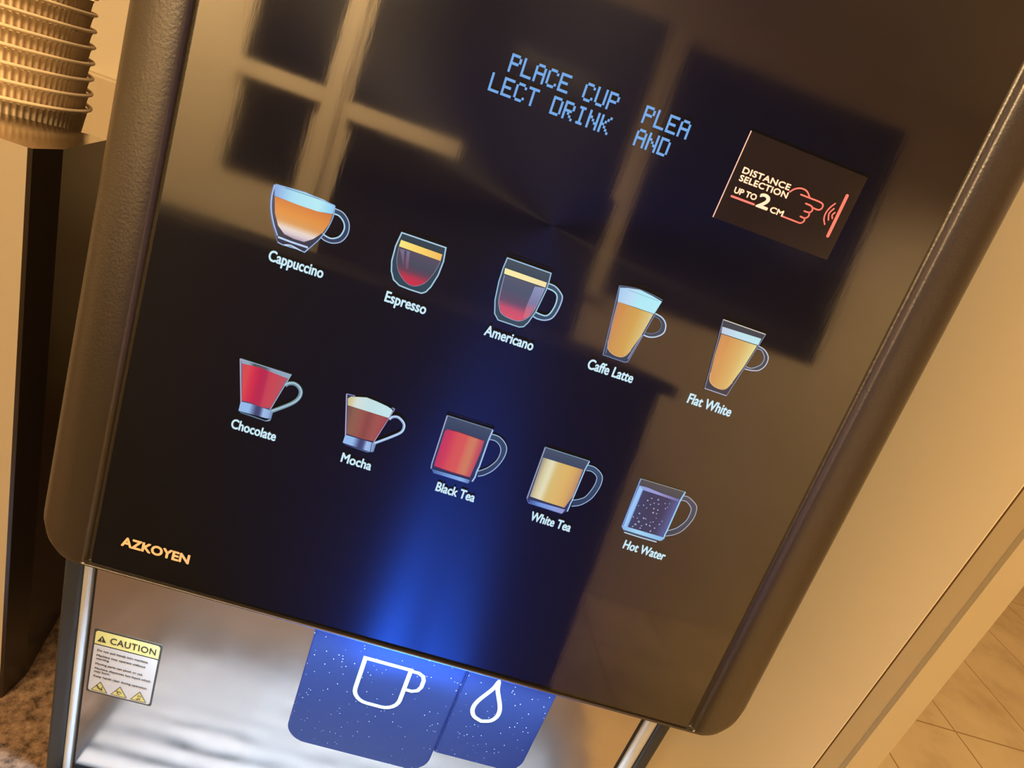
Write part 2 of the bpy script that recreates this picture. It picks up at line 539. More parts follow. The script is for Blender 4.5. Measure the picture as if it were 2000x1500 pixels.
# dot matrix display
DOTS = {'P': ('11110','10001','10001','11110','10000','10000','10000'), 'L': ('10000',)*6 + ('11111',), 'A': ('01110','10001','10001','11111','10001','10001','10001'),
        'C': ('01110','10001','10000','10000','10000','10001','01110'), 'E': ('11111','10000','10000','11110','10000','10000','11111'), 'U': ('10001',)*6 + ('01110',),
        'T': ('11111',) + ('00100',)*6, 'D': ('11110','10001','10001','10001','10001','10001','11110'), 'R': ('11110','10001','10001','11110','10100','10010','10001'),
        'I': ('01110','00100','00100','00100','00100','00100','01110'), 'N': ('10001','10001','11001','10101','10011','10001','10001'), 'K': ('10001','10010','10100','11000','10100','10010','10001')}
def display_row(name, text, v_bottom):
    bm = bmesh.new()
    pitch, dx, dv = 6.651, 1.108, 1.262
    for i, ch in enumerate(text):
        if ch not in DOTS: continue
        for r_i, row in enumerate(DOTS[ch]):
            for c_i, on in enumerate(row):
                if on == '1':
                    x = 145.4 + i * pitch + c_i * dx; v = v_bottom + (6 - r_i) * dv
                    q = [(x - .03, v - .02), (x + dx + .03, v - .02), (x + dx + .03, v + dv + .02), (x - .03, v + dv + .02)]
                    bm.faces.new([bm.verts.new(on_glass(a, 0.0003)) for a in q])
    link(name, bm, M_DOTS, CM)
display_row('display_text', ' PLACE CUP  PLEA', 347.9)
display_row('display_text', 'LECT DRINK  AND', 336.35)

# drink pictures
ICONS = [
 ('glass cup of cappuccino with thick white foam',[
   ('fill',[(54.15,256.25),(87.01,256.09),(87.56,250.75),(86.36,243.9),(83.94,237.43),(80.0,230.84),(77.83,227.46),(62.82,227.97),(60.97,231.24),(57.68,236.99),(55.02,243.75),(53.91,250.53)],('v',[(0,(24,34,58)),(1,(60,80,115))])),
   ('hfill',[(87.37,254.73),(92.06,254.02),(96.09,250.27),(97.19,244.61),(95.09,239.54),(90.97,237.03),(86.68,236.86),(83.83,237.83)],[(87.45,252.0),(90.51,251.77),(93.52,249.39),(94.68,245.91),(93.25,241.52),(89.55,239.15),(86.01,239.45),(84.51,240.23)],('v',[(0,(32,50,78)),(1,(40,66,92))])),
   ('line',[(87.37,254.73),(92.06,254.02),(96.09,250.27),(97.19,244.61),(95.09,239.54),(90.97,237.03),(86.68,236.86),(83.83,237.83)],(165,190,228),0.55,False,True),
   ('line',[(87.45,252.0),(90.51,251.77),(93.52,249.39),(94.68,245.91),(93.25,241.52),(89.55,239.15),(86.01,239.45),(84.51,240.23)],(175,215,240),0.75,False,True),
   ('fill',[(55.84,250.57),(68.27,250.24),(78.89,250.31),(86.96,251.4),(86.43,246.08),(84.4,240.63),(80.47,235.8),(76.11,232.55),(70.56,232.38),(65.22,233.14),(61.01,236.43),(57.92,242.2)],('v',[(0,(170,150,175)),(0.12,(222,205,208)),(0.22,(232,216,205)),(0.4,(216,152,86)),(0.65,(224,142,58)),(1,(208,118,55))])),
   ('fill',[(54.58,256.19),(59.46,256.85),(70.66,257.6),(80.52,257.23),(86.81,256.03),(87.11,251.66),(78.89,250.31),(68.27,250.24),(55.68,250.72)],('h',[(0,(125,165,225)),(0.3,(160,222,244)),(0.75,(178,236,246)),(1,(140,205,245))])),
   ('line',[(59.99,256.4),(70.91,256.63),(80.67,256.65)],(70,130,160),0.35,False,False),
   ('line',[(54.92,256.52),(70.66,257.6),(86.99,256.17)],(140,175,225),0.5,False,False),
   ('line',[(54.15,256.25),(53.91,250.53),(55.02,243.75),(57.68,236.99),(60.97,231.24),(62.82,227.97)],(80,110,160),0.45,False,True),
   ('line',[(54.66,256.22),(54.51,250.32),(55.6,243.95),(58.34,237.23),(62.05,231.18)],(165,190,230),0.7,False,True),
   ('line',[(87.01,256.09),(87.56,250.75),(86.36,243.9),(83.94,237.43),(80.0,230.84),(77.83,227.46)],(150,180,222),0.5,False,True),
   ('line',[(62.39,230.65),(69.76,230.36),(78.81,230.43)],(190,215,250),1.0,False,False),
   ('line',[(62.82,227.97),(65.29,227.51),(73.84,227.84),(77.83,227.46),(79.31,230.16)],(150,185,228),0.6,False,False),
   ('line',[(66.53,227.72),(70.21,228.55),(75.63,227.58)],(205,225,245),0.6,False,True),
  ],('Cappuccino', 59.92, 90.24, 216.97)),
 ('small espresso glass with an orange crema band',[
   ('fill',[(124.29,254.38),(149.04,254.54),(149.99,246.99),(149.41,239.03),(147.54,231.79),(145.74,228.26),(143.73,226.74),(137.2,226.58),(130.95,226.92),(127.11,228.9),(124.7,232.99),(123.38,238.23),(123.15,246.62)],('v',[(0,(36,66,78)),(1,(44,62,68))])),
   ('fill',[(124.9,246.82),(148.31,246.9),(147.63,242.11),(146.19,237.51),(143.62,232.51),(139.61,229.48),(135.62,229.14),(131.81,230.93),(128.1,234.57),(125.74,239.86)],('v',[(0,(205,42,62)),(0.2,(192,46,66)),(0.42,(92,64,80)),(0.6,(68,72,86)),(1,(84,76,92))])),
   ('fill',[(125.77,245.92),(131.28,246.13),(132.97,236.65),(130.43,237.0)],('v',[(0,(120,70,90)),(1,(120,112,140))])),
   ('fill',[(128.24,245.76),(129.63,245.84),(131.33,236.7),(130.48,236.82)],('v',[(0,(90,60,80)),(1,(72,74,98))])),
   ('fill',[(124.99,250.64),(148.29,250.46),(148.4,246.85),(124.85,247.0)],('h',[(0,(252,236,130)),(0.4,(255,218,105)),(1,(246,190,92))])),
   ('line',[(124.96,246.64),(125.74,239.86),(128.1,234.57),(131.81,230.93),(135.62,229.14),(139.61,229.48),(143.62,232.51),(146.19,237.51),(147.63,242.11),(148.39,246.64)],(150,130,155),0.3,False,True),
   ('line',[(124.29,254.38),(149.04,254.54),(149.99,246.99),(149.41,239.03),(147.54,231.79),(145.74,228.26),(143.73,226.74),(137.2,226.58),(130.95,226.92),(127.11,228.9),(124.7,232.99),(123.38,238.23),(123.15,246.62)],(168,204,226),0.75,True,False),
  ],('Espresso', 125.36, 148.97, 216.1)),
 ('glass mug of americano with a thin cream band',[
   ('hfill',[(208.12,254.57),(212.22,254.24),(216.12,252.08),(218.26,249.31),(218.25,242.67),(216.66,237.22),(213.11,234.66),(208.84,234.09),(206.42,234.61)],[(208.45,251.85),(212.36,251.45),(215.06,249.53),(215.85,244.95),(214.86,239.73),(213.04,237.32),(210.04,236.96),(207.04,237.27)],('v',[(0,(48,70,92)),(1,(52,78,92))])),
   ('line',[(208.12,254.57),(212.22,254.24),(216.12,252.08),(218.26,249.31),(218.25,242.67),(216.66,237.22),(213.11,234.66),(208.84,234.09),(206.42,234.61)],(165,195,232),0.75,False,True),
   ('line',[(208.45,251.85),(212.36,251.45),(215.06,249.53),(215.85,244.95),(214.86,239.73),(213.04,237.32),(210.04,236.96),(207.04,237.27)],(170,215,235),0.75,False,True),
   ('fill',[(182.27,260.29),(207.61,260.24),(208.1,255.87),(208.21,250.68),(206.77,237.4),(205.95,234.67),(204.77,230.46),(203.15,227.44),(200.83,226.42),(188.36,226.41),(185.42,229.2),(183.21,236.4),(181.99,246.46),(181.84,254.6)],('v',[(0,(48,72,84)),(0.7,(46,68,84)),(1,(66,78,84))])),
   ('fill',[(183.67,251.15),(207.2,251.64),(205.8,238.85),(203.78,233.26),(199.71,229.63),(193.58,229.32),(188.66,230.75),(185.72,235.5),(184.7,240.43)],('v',[(0,(222,84,102)),(0.22,(200,80,106)),(0.4,(100,76,100)),(0.7,(74,84,104)),(1,(86,88,104))])),
   ('fill',[(201.61,250.6),(207.07,251.38),(205.66,239.24),(203.71,233.46),(201.35,231.31),(200.77,238.01)],('v',[(0,(226,104,120)),(0.3,(190,106,130)),(0.5,(124,124,164)),(1,(140,152,190))])),
   ('fill',[(182.87,254.74),(207.2,254.69),(207.32,251.91),(183.28,251.66)],('h',[(0,(255,238,165)),(0.6,(255,238,172)),(1,(248,228,165))])),
   ('line',[(183.74,250.95),(184.7,240.43),(185.72,235.5),(188.66,230.75),(193.58,229.32),(199.71,229.63),(203.78,233.26),(205.8,238.85),(207.2,251.64)],(160,150,185),0.4,False,True),
   ('line',[(182.27,260.29),(207.61,260.24),(208.1,255.87),(208.21,250.68),(206.77,237.4),(205.95,234.67),(204.77,230.46),(203.15,227.44),(200.83,226.42),(188.36,226.41),(185.42,229.2),(183.21,236.4),(181.99,246.46),(181.84,254.6)],(156,192,220),0.65,True,False),
  ],('Americano', 183.3, 212.28, 215.95)),
 ('tall glass of caffe latte with a domed milk foam',[
   ('hfill',[(270.51,258.33),(275.22,257.37),(278.67,254.31),(279.35,249.81),(276.42,246.43),(272.27,244.77),(268.59,244.94)],[(270.69,256.75),(273.89,255.97),(276.35,253.52),(276.17,249.91),(273.19,247.23),(270.06,246.64),(268.33,246.76)],('v',[(0,(50,66,84)),(1,(48,60,72))])),
   ('line',[(270.51,258.33),(275.22,257.37),(278.67,254.31),(279.35,249.81),(276.42,246.43),(272.27,244.77),(268.59,244.94)],(190,215,242),0.7,False,True),
   ('line',[(270.69,256.75),(273.89,255.97),(276.35,253.52),(276.17,249.91),(273.19,247.23),(270.06,246.64),(268.33,246.76)],(96,118,140),0.35,False,True),
   ('fill',[(245.75,266.24),(254.29,267.8),(262.32,267.8),(271.59,266.61),(270.6,258.13),(266.22,227.54),(264.6,226.74),(251.28,226.81)],('v',[(0,(40,58,82)),(1,(58,68,88))])),
   ('fill',[(248.06,257.7),(269.68,257.68),(267.79,243.96),(265.35,234.5),(263.57,230.52),(260.85,228.86),(256.43,229.05),(252.71,231.15),(251.06,235.38),(249.39,245.71)],('h',[(0,(198,132,82)),(0.35,(206,150,72)),(0.6,(208,160,72)),(0.85,(214,186,112)),(1,(220,205,150))])),
   ('fill',[(250.16,256.94),(253.48,256.92),(253.05,243.66),(251.43,239.32)],('v',[(0,(210,142,72)),(1,(206,140,62))])),
   ('fill',[(246.36,265.3),(250.99,266.66),(257.6,267.79),(265.06,266.9),(271.52,265.66),(270.05,257.94),(259.22,257.96),(248.06,257.7)],('h',[(0,(165,205,240)),(0.3,(190,220,246)),(0.5,(176,236,248)),(1,(180,240,250))])),
   ('line',[(251.39,265.66),(260.9,265.48),(269.47,265.42)],(130,190,205),0.3,False,True),
   ('line',[(251.06,235.38),(252.71,231.15),(256.43,229.05),(260.85,228.86),(263.57,230.52),(265.35,234.5)],(224,170,110),0.5,False,True),
   ('line',[(245.75,266.24),(251.28,226.81),(264.6,226.74),(266.22,227.54),(270.6,258.13)],(110,130,165),0.5,False,False),
   ('line',[(248.25,256.98),(252.44,228.17)],(120,140,180),0.3,False,False),
   ('line',[(245.75,266.24),(254.29,267.8),(262.32,267.8),(271.59,266.61)],(86,100,120),0.5,False,True),
   ('line',[(265.53,229.25),(268.04,244.52)],(150,150,185),0.5,False,False),
  ],('Caffe Latte', 245.1, 273.1, 216.54)),
 ('tall glass of flat white with a thin foam layer',[
   ('hfill',[(333.39,260.3),(338.1,259.25),(341.91,255.93),(342.38,251.21),(340.12,247.49),(336.33,245.96),(331.83,245.41)],[(333.74,258.49),(336.49,258.46),(339.76,255.2),(339.83,251.32),(337.6,248.6),(334.88,246.94),(331.89,246.9)],('v',[(0,(52,58,68)),(1,(60,62,64))])),
   ('line',[(333.39,260.3),(338.1,259.25),(341.91,255.93),(342.38,251.21),(340.12,247.49),(336.33,245.96),(331.83,245.41)],(190,200,222),0.6,False,True),
   ('line',[(333.74,258.49),(336.49,258.46),(339.76,255.2),(339.83,251.32),(337.6,248.6),(334.88,246.94),(331.89,246.9)],(150,160,190),0.55,False,True),
   ('fill',[(308.18,267.64),(334.63,267.68),(328.3,227.31),(314.49,227.38)],('v',[(0,(40,46,60)),(1,(62,66,70))])),
   ('fill',[(310.58,259.79),(332.8,260.19),(330.7,246.25),(328.35,236.07),(326.44,231.44),(323.59,229.97),(318.9,230.38),(315.4,232.66),(313.93,237.1),(312.12,246.75)],('h',[(0,(204,142,92)),(0.35,(214,156,82)),(0.65,(218,176,100)),(1,(230,222,150))])),
   ('fill',[(312.15,258.8),(316.53,258.86),(316.44,244.82),(314.76,240.82)],('v',[(0,(218,152,80)),(1,(212,146,78))])),
   ('fill',[(309.41,263.81),(333.35,264.61),(333.24,260.63),(310.31,260.17)],('h',[(0,(196,205,228)),(0.4,(194,228,238)),(1,(190,235,242))])),
   ('line',[(313.93,237.1),(315.4,232.66),(318.9,230.38),(323.59,229.97),(326.44,231.44),(328.35,236.07)],(226,178,126),0.5,False,True),
   ('line',[(308.18,267.64),(334.63,267.68)],(222,212,198),0.5,False,False),
   ('line',[(308.27,267.43),(314.49,227.38),(328.3,227.31),(334.63,267.68)],(130,134,158),0.45,False,False),
   ('line',[(314.49,227.38),(328.3,227.31)],(170,180,205),0.5,False,False),
  ],('Flat White', 307.77, 335.43, 216.19)),
 ('red hot chocolate in a metal based glass cup',[
   ('fill',[(58.05,158.57),(87.28,158.61),(80.86,134.12),(64.04,133.65)],('v',[(0,(90,70,100)),(1,(110,120,135))])),
   ('fill',[(58.24,158.63),(87.28,158.61),(86.08,155.88),(59.61,156.16)],('h',[(0,(150,165,190)),(0.2,(140,165,185)),(0.27,(66,78,80)),(0.5,(82,96,98)),(0.62,(140,158,185)),(1,(140,170,190))])),
   ('fill',[(59.69,156.19),(69.67,157.04),(85.77,155.78),(80.61,135.17),(74.93,134.39),(68.92,135.08),(64.36,134.67)],('h',[(0,(205,70,85)),(0.15,(218,72,74)),(0.25,(216,46,70)),(0.42,(190,28,70)),(0.55,(182,34,74)),(0.62,(200,62,78)),(0.8,(196,70,80)),(1,(180,80,95))])),
   ('fill',[(63.9,128.14),(79.98,127.15),(82.51,128.93),(82.38,127.73),(80.1,126.64),(65.32,127.02)],('h',[(0,(70,95,115)),(1,(110,140,160))])),
   ('fill',[(63.77,133.93),(69.5,134.37),(80.86,134.12),(82.77,134.07),(82.66,129.21),(79.63,128.65),(63.82,128.11)],('h',[(0,(150,188,238)),(0.3,(150,188,236)),(0.5,(60,66,108)),(0.62,(64,70,112)),(0.72,(160,190,235)),(0.88,(150,180,225)),(1,(100,130,170))])),
   ('line',[(80.03,126.94),(82.51,128.93)],(160,180,205),0.4,False,False),
   ('line',[(85.52,151.32),(87.17,153.13),(90.28,154.05),(93.29,152.84),(94.96,150.03),(94.37,145.98),(90.88,141.39),(81.79,133.74)],(112,142,156),2.2,False,True),
   ('line',[(85.42,151.73),(87.48,153.55),(90.4,154.41),(93.53,153.05),(95.34,150.16),(94.68,146.09),(91.05,141.54),(81.74,133.96)],(170,205,215),0.8,False,True),
   ('line',[(58.05,158.57),(87.28,158.61),(80.81,134.33)],(160,180,200),0.45,False,False),
   ('line',[(58.13,158.59),(64.12,133.68)],(175,165,190),0.7,False,False),
  ],('Chocolate', 61.62, 87.94, 116.56)),
 ('brown mocha with cream head in a metal based glass cup',[
   ('fill',[(119.85,157.81),(148.54,157.78),(142.44,133.76),(125.67,133.25)],('v',[(0,(50,40,70)),(1,(36,46,66))])),
   ('fill',[(122.23,151.26),(135.62,151.43),(146.41,151.26),(142.74,134.9),(136.33,134.17),(126.01,134.26)],('h',[(0,(110,72,58)),(0.2,(140,92,66)),(0.4,(150,82,62)),(0.55,(136,66,52)),(0.75,(158,82,66)),(1,(165,66,62))])),
   ('fill',[(121.23,155.26),(122.69,157.05),(127.98,158.41),(131.37,159.34),(137.6,158.86),(143.98,157.98),(146.67,157.14),(147.71,156.4),(146.68,151.44),(135.62,151.43),(122.2,151.38)],('h',[(0,(200,190,150)),(0.08,(214,200,140)),(0.2,(214,226,220)),(0.5,(196,226,228)),(1,(196,234,238))])),
   ('fill',[(125.49,128.27),(141.9,127.57),(143.82,128.13),(140.46,126.77),(127.08,127.23)],('h',[(0,(30,36,70)),(1,(90,110,160))])),
   ('fill',[(125.61,133.46),(141.82,133.78),(144.19,133.45),(144.1,128.32),(141.83,127.82),(125.45,128.25)],('h',[(0,(150,188,238)),(0.3,(150,188,236)),(0.5,(60,66,108)),(0.62,(64,70,112)),(0.72,(160,190,235)),(0.88,(150,180,225)),(1,(100,130,170))])),
   ('line',[(141.74,133.75),(142.21,127.95)],(40,50,90),0.4,False,False),
   ('line',[(147.29,150.77),(148.76,152.81),(151.81,153.62),(155.26,151.7),(156.66,149.07),(155.92,145.26),(151.09,140.5),(143.07,133.75)],(150,180,222),1.5,False,True),
   ('line',[(147.21,151.05),(148.67,153.09),(151.8,153.93),(155.52,151.96),(157.0,149.19),(156.12,145.42),(151.03,140.7),(143.01,133.96)],(200,226,244),0.6,False,True),
   ('line',[(119.85,157.81),(124.8,158.19)],(140,150,205),0.45,False,False),
   ('line',[(148.54,157.78),(146.82,158.07)],(150,170,205),0.45,False,False),
   ('line',[(148.54,157.78),(142.44,133.76)],(165,150,190),0.45,False,False),
   ('line',[(119.93,157.83),(125.86,133.32)],(180,180,225),0.6,False,False),
  ],('Mocha', 127.16, 145.54, 116.49)),
 ('glass mug of red black tea',[
   ('hfill',[(206.42,161.18),(211.39,160.98),(215.89,158.24),(218.16,154.24),(217.8,147.4),(214.86,140.12),(210.6,135.28),(207.24,133.17)],[(206.49,157.67),(210.25,157.75),(213.67,155.58),(215.18,151.8),(214.57,146.31),(211.43,140.91),(208.37,137.94),(205.82,136.11)],('v',[(0,(36,52,80)),(1,(44,68,92))])),
   ('line',[(206.42,161.18),(211.39,160.98),(215.89,158.24),(218.16,154.24),(217.8,147.4),(214.86,140.12),(210.6,135.28),(207.24,133.17)],(160,190,230),0.55,False,True),
   ('line',[(206.49,157.67),(210.25,157.75),(213.67,155.58),(215.18,151.8),(214.57,146.31),(211.43,140.91),(208.37,137.94),(205.82,136.11)],(160,185,222),0.5,False,True),
   ('fill',[(178.46,163.85),(206.37,163.98),(206.25,156.4),(206.03,139.57),(206.15,129.63),(203.68,127.48),(180.72,127.67),(179.03,129.52),(178.82,132.35)],('v',[(0,(30,40,80)),(0.7,(38,56,84)),(1,(60,74,92))])),
   ('fill',[(179.99,154.13),(181.18,155.94),(187.65,156.35),(195.74,155.93),(203.7,156.02),(204.09,149.49),(202.91,131.23),(191.3,130.98),(180.44,131.45),(180.16,136.65)],('h',[(0,(192,46,84)),(0.18,(206,54,76)),(0.35,(214,80,70)),(0.58,(216,86,76)),(0.62,(212,112,78)),(0.78,(206,124,84)),(0.9,(200,84,78)),(1,(180,62,84))])),
   ('line',[(181.65,155.86),(187.65,156.35),(195.67,156.14),(203.3,155.88)],(110,40,56),0.5,False,False),
   ('line',[(180.51,131.23),(191.37,130.76),(202.58,130.88)],(110,30,70),0.5,False,False),
   ('fill',[(179.84,129.07),(203.49,129.47),(203.16,127.0),(181.39,126.92)],('h',[(0,(70,100,160)),(0.4,(110,150,215)),(0.8,(140,180,235)),(1,(90,120,180))])),
   ('line',[(178.46,163.85),(206.37,163.98)],(120,142,175),0.45,False,False),
   ('line',[(178.46,163.85),(178.82,132.35),(179.29,129.12)],(160,172,208),0.7,False,False),
   ('line',[(206.37,163.98),(205.96,157.25),(206.03,139.57),(205.68,136.55),(205.76,132.19),(205.0,129.0)],(165,196,236),0.9,False,False),
  ],('Black Tea', 185.64, 210.11, 116.47)),
 ('glass mug of golden white tea',[
   ('hfill',[(267.3,161.06),(271.95,160.93),(276.56,158.57),(278.73,155.38),(279.12,149.59),(277.12,141.45),(272.43,135.37),(267.37,132.67)],[(267.51,157.48),(270.82,157.86),(274.2,156.31),(275.61,153.84),(275.41,148.34),(273.31,141.67),(270.26,138.65),(266.78,136.74)],('v',[(0,(36,54,80)),(1,(52,76,100))])),
   ('line',[(267.3,161.06),(271.95,160.93),(276.56,158.57),(278.73,155.38),(279.12,149.59),(277.12,141.45),(272.43,135.37),(267.37,132.67)],(160,192,228),0.5,False,True),
   ('line',[(267.51,157.48),(270.82,157.86),(274.2,156.31),(275.61,153.84),(275.41,148.34),(273.31,141.67),(270.26,138.65),(266.78,136.74)],(150,180,215),0.5,False,True),
   ('fill',[(239.21,163.62),(267.21,163.69),(266.53,137.4),(266.05,128.69),(263.26,126.14),(241.8,126.36),(239.74,128.92)],('v',[(0,(40,48,86)),(0.7,(48,60,84)),(1,(64,78,92))])),
   ('fill',[(240.09,157.07),(265.51,157.3),(265.87,139.18),(263.52,130.47),(251.89,130.49),(241.12,130.88)],('h',[(0,(150,140,120)),(0.12,(212,200,150)),(0.26,(230,226,190)),(0.4,(216,186,106)),(0.65,(222,180,94)),(0.85,(214,166,88)),(1,(180,136,100))])),
   ('fill',[(241.83,128.87),(264.39,129.4),(263.64,126.37),(241.72,126.59)],('h',[(0,(60,85,150)),(0.3,(110,150,225)),(0.7,(140,160,225)),(1,(150,150,205))])),
   ('line',[(241.6,129.54),(264.17,129.98)],(40,48,90),0.5,False,False),
   ('line',[(239.21,163.62),(267.21,163.69)],(130,156,182),0.45,False,False),
   ('line',[(239.21,163.62),(239.87,129.21)],(150,160,192),0.7,False,False),
   ('line',[(239.66,129.15),(241.75,126.5),(263.22,126.23)],(90,110,170),0.45,False,False),
   ('line',[(267.21,163.69),(266.57,158.14),(266.29,136.82),(266.12,134.76),(266.05,128.69)],(168,204,238),0.7,False,False),
  ],('White Tea', 245.97, 272.25, 116.19)),
 ('glass mug of clear bubbling hot water',[
   ('hfill',[(328.65,160.51),(332.49,161.08),(338.09,158.65),(340.75,155.69),(341.51,148.67),(338.83,139.95),(334.88,135.18),(329.69,132.22)],[(329.02,157.53),(332.47,157.97),(336.03,156.04),(337.9,153.29),(337.87,146.48),(334.88,140.6),(332.3,138.02),(329.44,136.08)],('v',[(0,(52,58,70)),(1,(72,76,84))])),
   ('line',[(328.65,160.51),(332.49,161.08),(338.09,158.65),(340.75,155.69),(341.51,148.67),(338.83,139.95),(334.88,135.18),(329.69,132.22)],(170,176,192),0.5,False,True),
   ('line',[(329.02,157.53),(332.47,157.97),(336.03,156.04),(337.9,153.29),(337.87,146.48),(334.88,140.6),(332.3,138.02),(329.44,136.08)],(168,178,200),0.5,False,True),
   ('fill',[(300.58,163.14),(329.56,163.67),(328.84,157.95),(328.77,136.59),(329.52,130.43),(327.67,128.23),(302.97,128.23),(301.39,129.9)],('v',[(0,(50,60,100)),(0.75,(54,58,70)),(1,(72,72,70))])),
   ('fill',[(301.09,158.61),(328.44,157.81),(328.56,141.42),(327.94,130.89),(304.77,130.54),(302.59,130.3)],('h',[(0,(50,60,110)),(0.3,(40,46,80)),(0.75,(46,46,80)),(1,(80,90,150))])),
   ('fill',[(301.57,158.54),(304.77,158.9),(304.75,155.11),(305.17,130.68),(302.31,130.45),(301.72,142.63)],('h',[(0,(150,190,245)),(0.6,(150,205,250)),(1,(110,150,215))])),
   ('fill',[(301.48,158.74),(306.75,159.0),(316.07,158.2),(328.49,157.92),(328.18,156.29),(317.65,156.58),(305.03,156.63)],('h',[(0,(140,160,220)),(0.5,(150,150,210)),(1,(100,100,160))])),
   ('bub',[(309.98,151.15,0.43),(311.83,153.2,0.32),(315.95,153.63,0.47),(314.44,150.73,0.28),(317.28,150.96,0.32),(312.6,149.15,0.28),(311.29,146.31,0.24),(315.64,147.29,0.4),(318.38,147.24,0.36),(316.29,144.61,0.52),(318.55,144.64,0.28),(320.88,152.65,0.24),(323.55,153.3,0.18),(322.41,149.55,0.28),(323.25,150.8,0.16),(308.5,141.52,0.51),(308.81,147.4,0.31),(305.92,146.19,0.19),(312.11,139.33,0.52),(310.18,136.26,0.64),(308.88,133.87,0.68),(315.29,136.01,0.52),(312.65,132.44,0.4),(317.65,135.82,0.44),(318.68,138.85,0.28),(317.16,138.1,0.2),(323.71,141.02,0.2),(322.91,138.56,0.36),(305.77,138.19,0.28),(308.51,138.13,0.24),(319.47,132.51,0.52),(321.08,135.25,0.36),(319.5,141.8,0.2),(313.48,139.31,0.28),(312.84,134.21,0.32),(307.8,132.04,0.36)],(170,185,225)),
   ('fill',[(301.39,129.9),(301.98,130.69),(327.85,131.11),(329.15,131.3),(329.07,129.29),(327.67,128.23),(302.97,128.23)],('h',[(0,(130,180,235)),(0.4,(160,215,246)),(1,(130,185,235))])),
   ('line',[(304.26,126.69),(315.03,126.59),(325.94,126.86)],(190,215,232),0.7,False,False),
   ('line',[(303.05,128.01),(325.62,127.64)],(70,80,110),0.5,False,False),
   ('line',[(300.58,163.14),(329.56,163.67)],(150,148,140),0.45,False,False),
   ('line',[(300.58,163.14),(301.5,131.89),(301.56,129.71)],(130,165,220),0.7,False,False),
   ('line',[(329.56,163.67),(328.84,157.95),(328.99,137.16),(328.83,133.17),(329.11,130.29)],(150,205,242),0.9,False,False),
  ],('Hot Water', 307.24, 335.22, 116.31)),
]

def build_icon(label, layers, caption):
    bm = bmesh.new()
    ly = bm.verts.layers.float_color.new('art')
    d = 0.0002
    for L in layers:
        d += 0.00004
        if L[0] == 'fill':
            add_fill(bm, L[1], on_glass, d, ly, L[2])
        elif L[0] == 'hfill':
            o = catmull(L[1]); i = catmull(L[2])
            vo = [bm.verts.new(on_glass(p, d)) for p in o]; vi = [bm.verts.new(on_glass(p, d)) for p in i]
            k = min(len(vo), len(vi))
            io = [round(j * (len(vo) - 1) / (k - 1)) for j in range(k)]; ii = [round(j * (len(vi) - 1) / (k - 1)) for j in range(k)]
            for j in range(k - 1):
                bm.faces.new((vo[io[j]], vo[io[j + 1]], vi[ii[j + 1]], vi[ii[j]]))
            for j in range(k):
                c = (*lin(ramp(L[3][1], 1 - j / (k - 1))), 1)
                vo[io[j]][ly] = c; vi[ii[j]][ly] = c
            for q in vo + vi:
                if not q.link_faces: bm.verts.remove(q)
        elif L[0] == 'bub':
            for (x, v, r) in L[1]:
                ring = [(x + r * 0.8 * math.cos(t), v + r * 0.7 * math.sin(t)) for t in [math.tau * q / 9 for q in range(9)]]
                add_stroke(bm, ring, 0.32, on_glass, d, True, False, (*lin(L[2]), 1), ly)
        else:
            _, pts, col, w, closed, smooth = L
            add_stroke(bm, pts, w, on_glass, d, closed, smooth, (*lin(col), 1), ly)
    for f in bm.faces:
        f.normal_update()
        if f.normal.dot(door(0, 0, 1)) < 0: f.normal_flip()
    ic = link('drink_icon', bm, M_ART, CM)
    ic['label'] = label + ', lit picture on the glass'
    bm = bmesh.new()
    ly = bm.verts.layers.float_color.new('art')
    txt, x0, x1, v = caption
    add_text(bm, txt, x0, x1, v, 5.7, on_glass, 0.0004, 0.036, ly, (*lin((206, 238, 250)), 1))
    cp = link('caption', bm, M_ART, ic)
    cp['label'] = 'caption reading ' + txt
for a in ICONS: build_icon(*a)

# brand lettering
bm = bmesh.new()
add_text(bm, 'AZKOYEN', 15.2, 56.6, 21.1, 5.9, on_glass, 0.0004, 0.062)
link('brand_lettering', bm, M_BRAND, CM)

# distance selection sticker
bm = bmesh.new()
add_prism(bm, [(279.8, 316.8), (349.3, 316.6), (350.6, 362.6), (281.2, 363.3)], 0.0, 0.00025, on_glass)
st = link('sticker', bm, M_STICKER, CM)
st['label'] = 'brown distance selection sticker'
bm = bmesh.new()
add_stroke(bm, [(280.0, 316.8), (281.4, 363.3)], 0.6, on_glass, 0.0004)
link('sticker_edge', bm, M_STICKEREDGE, st)
bm = bmesh.new()
add_text(bm, 'DISTANCE', 285.3, 313.2, 342.75, 3.0, on_glass, 0.0004, 0.05, spacing=1.06)
add_text(bm, 'SELECTION', 285.3, 313.7, 338.6, 3.0, on_glass, 0.0004, 0.05, spacing=1.06)
add_text(bm, 'UP TO', 285.2, 298.3, 332.15, 2.9, on_glass, 0.0004, 0.05)
add_text(bm, '2', 299.3, 306.4, 329.7, 7.0, on_glass, 0.0004, 0.05)
add_text(bm, 'CM', 307.7, 315.5, 329.3, 2.9, on_glass, 0.0004, 0.05)
link('sticker_text', bm, M_CREAMINK, st)
bm = bmesh.new()
g = 0.0004
add_stroke(bm, [(285.1, 330.0), (298.3, 330.05)], 1.05, on_glass, g, caps=True)
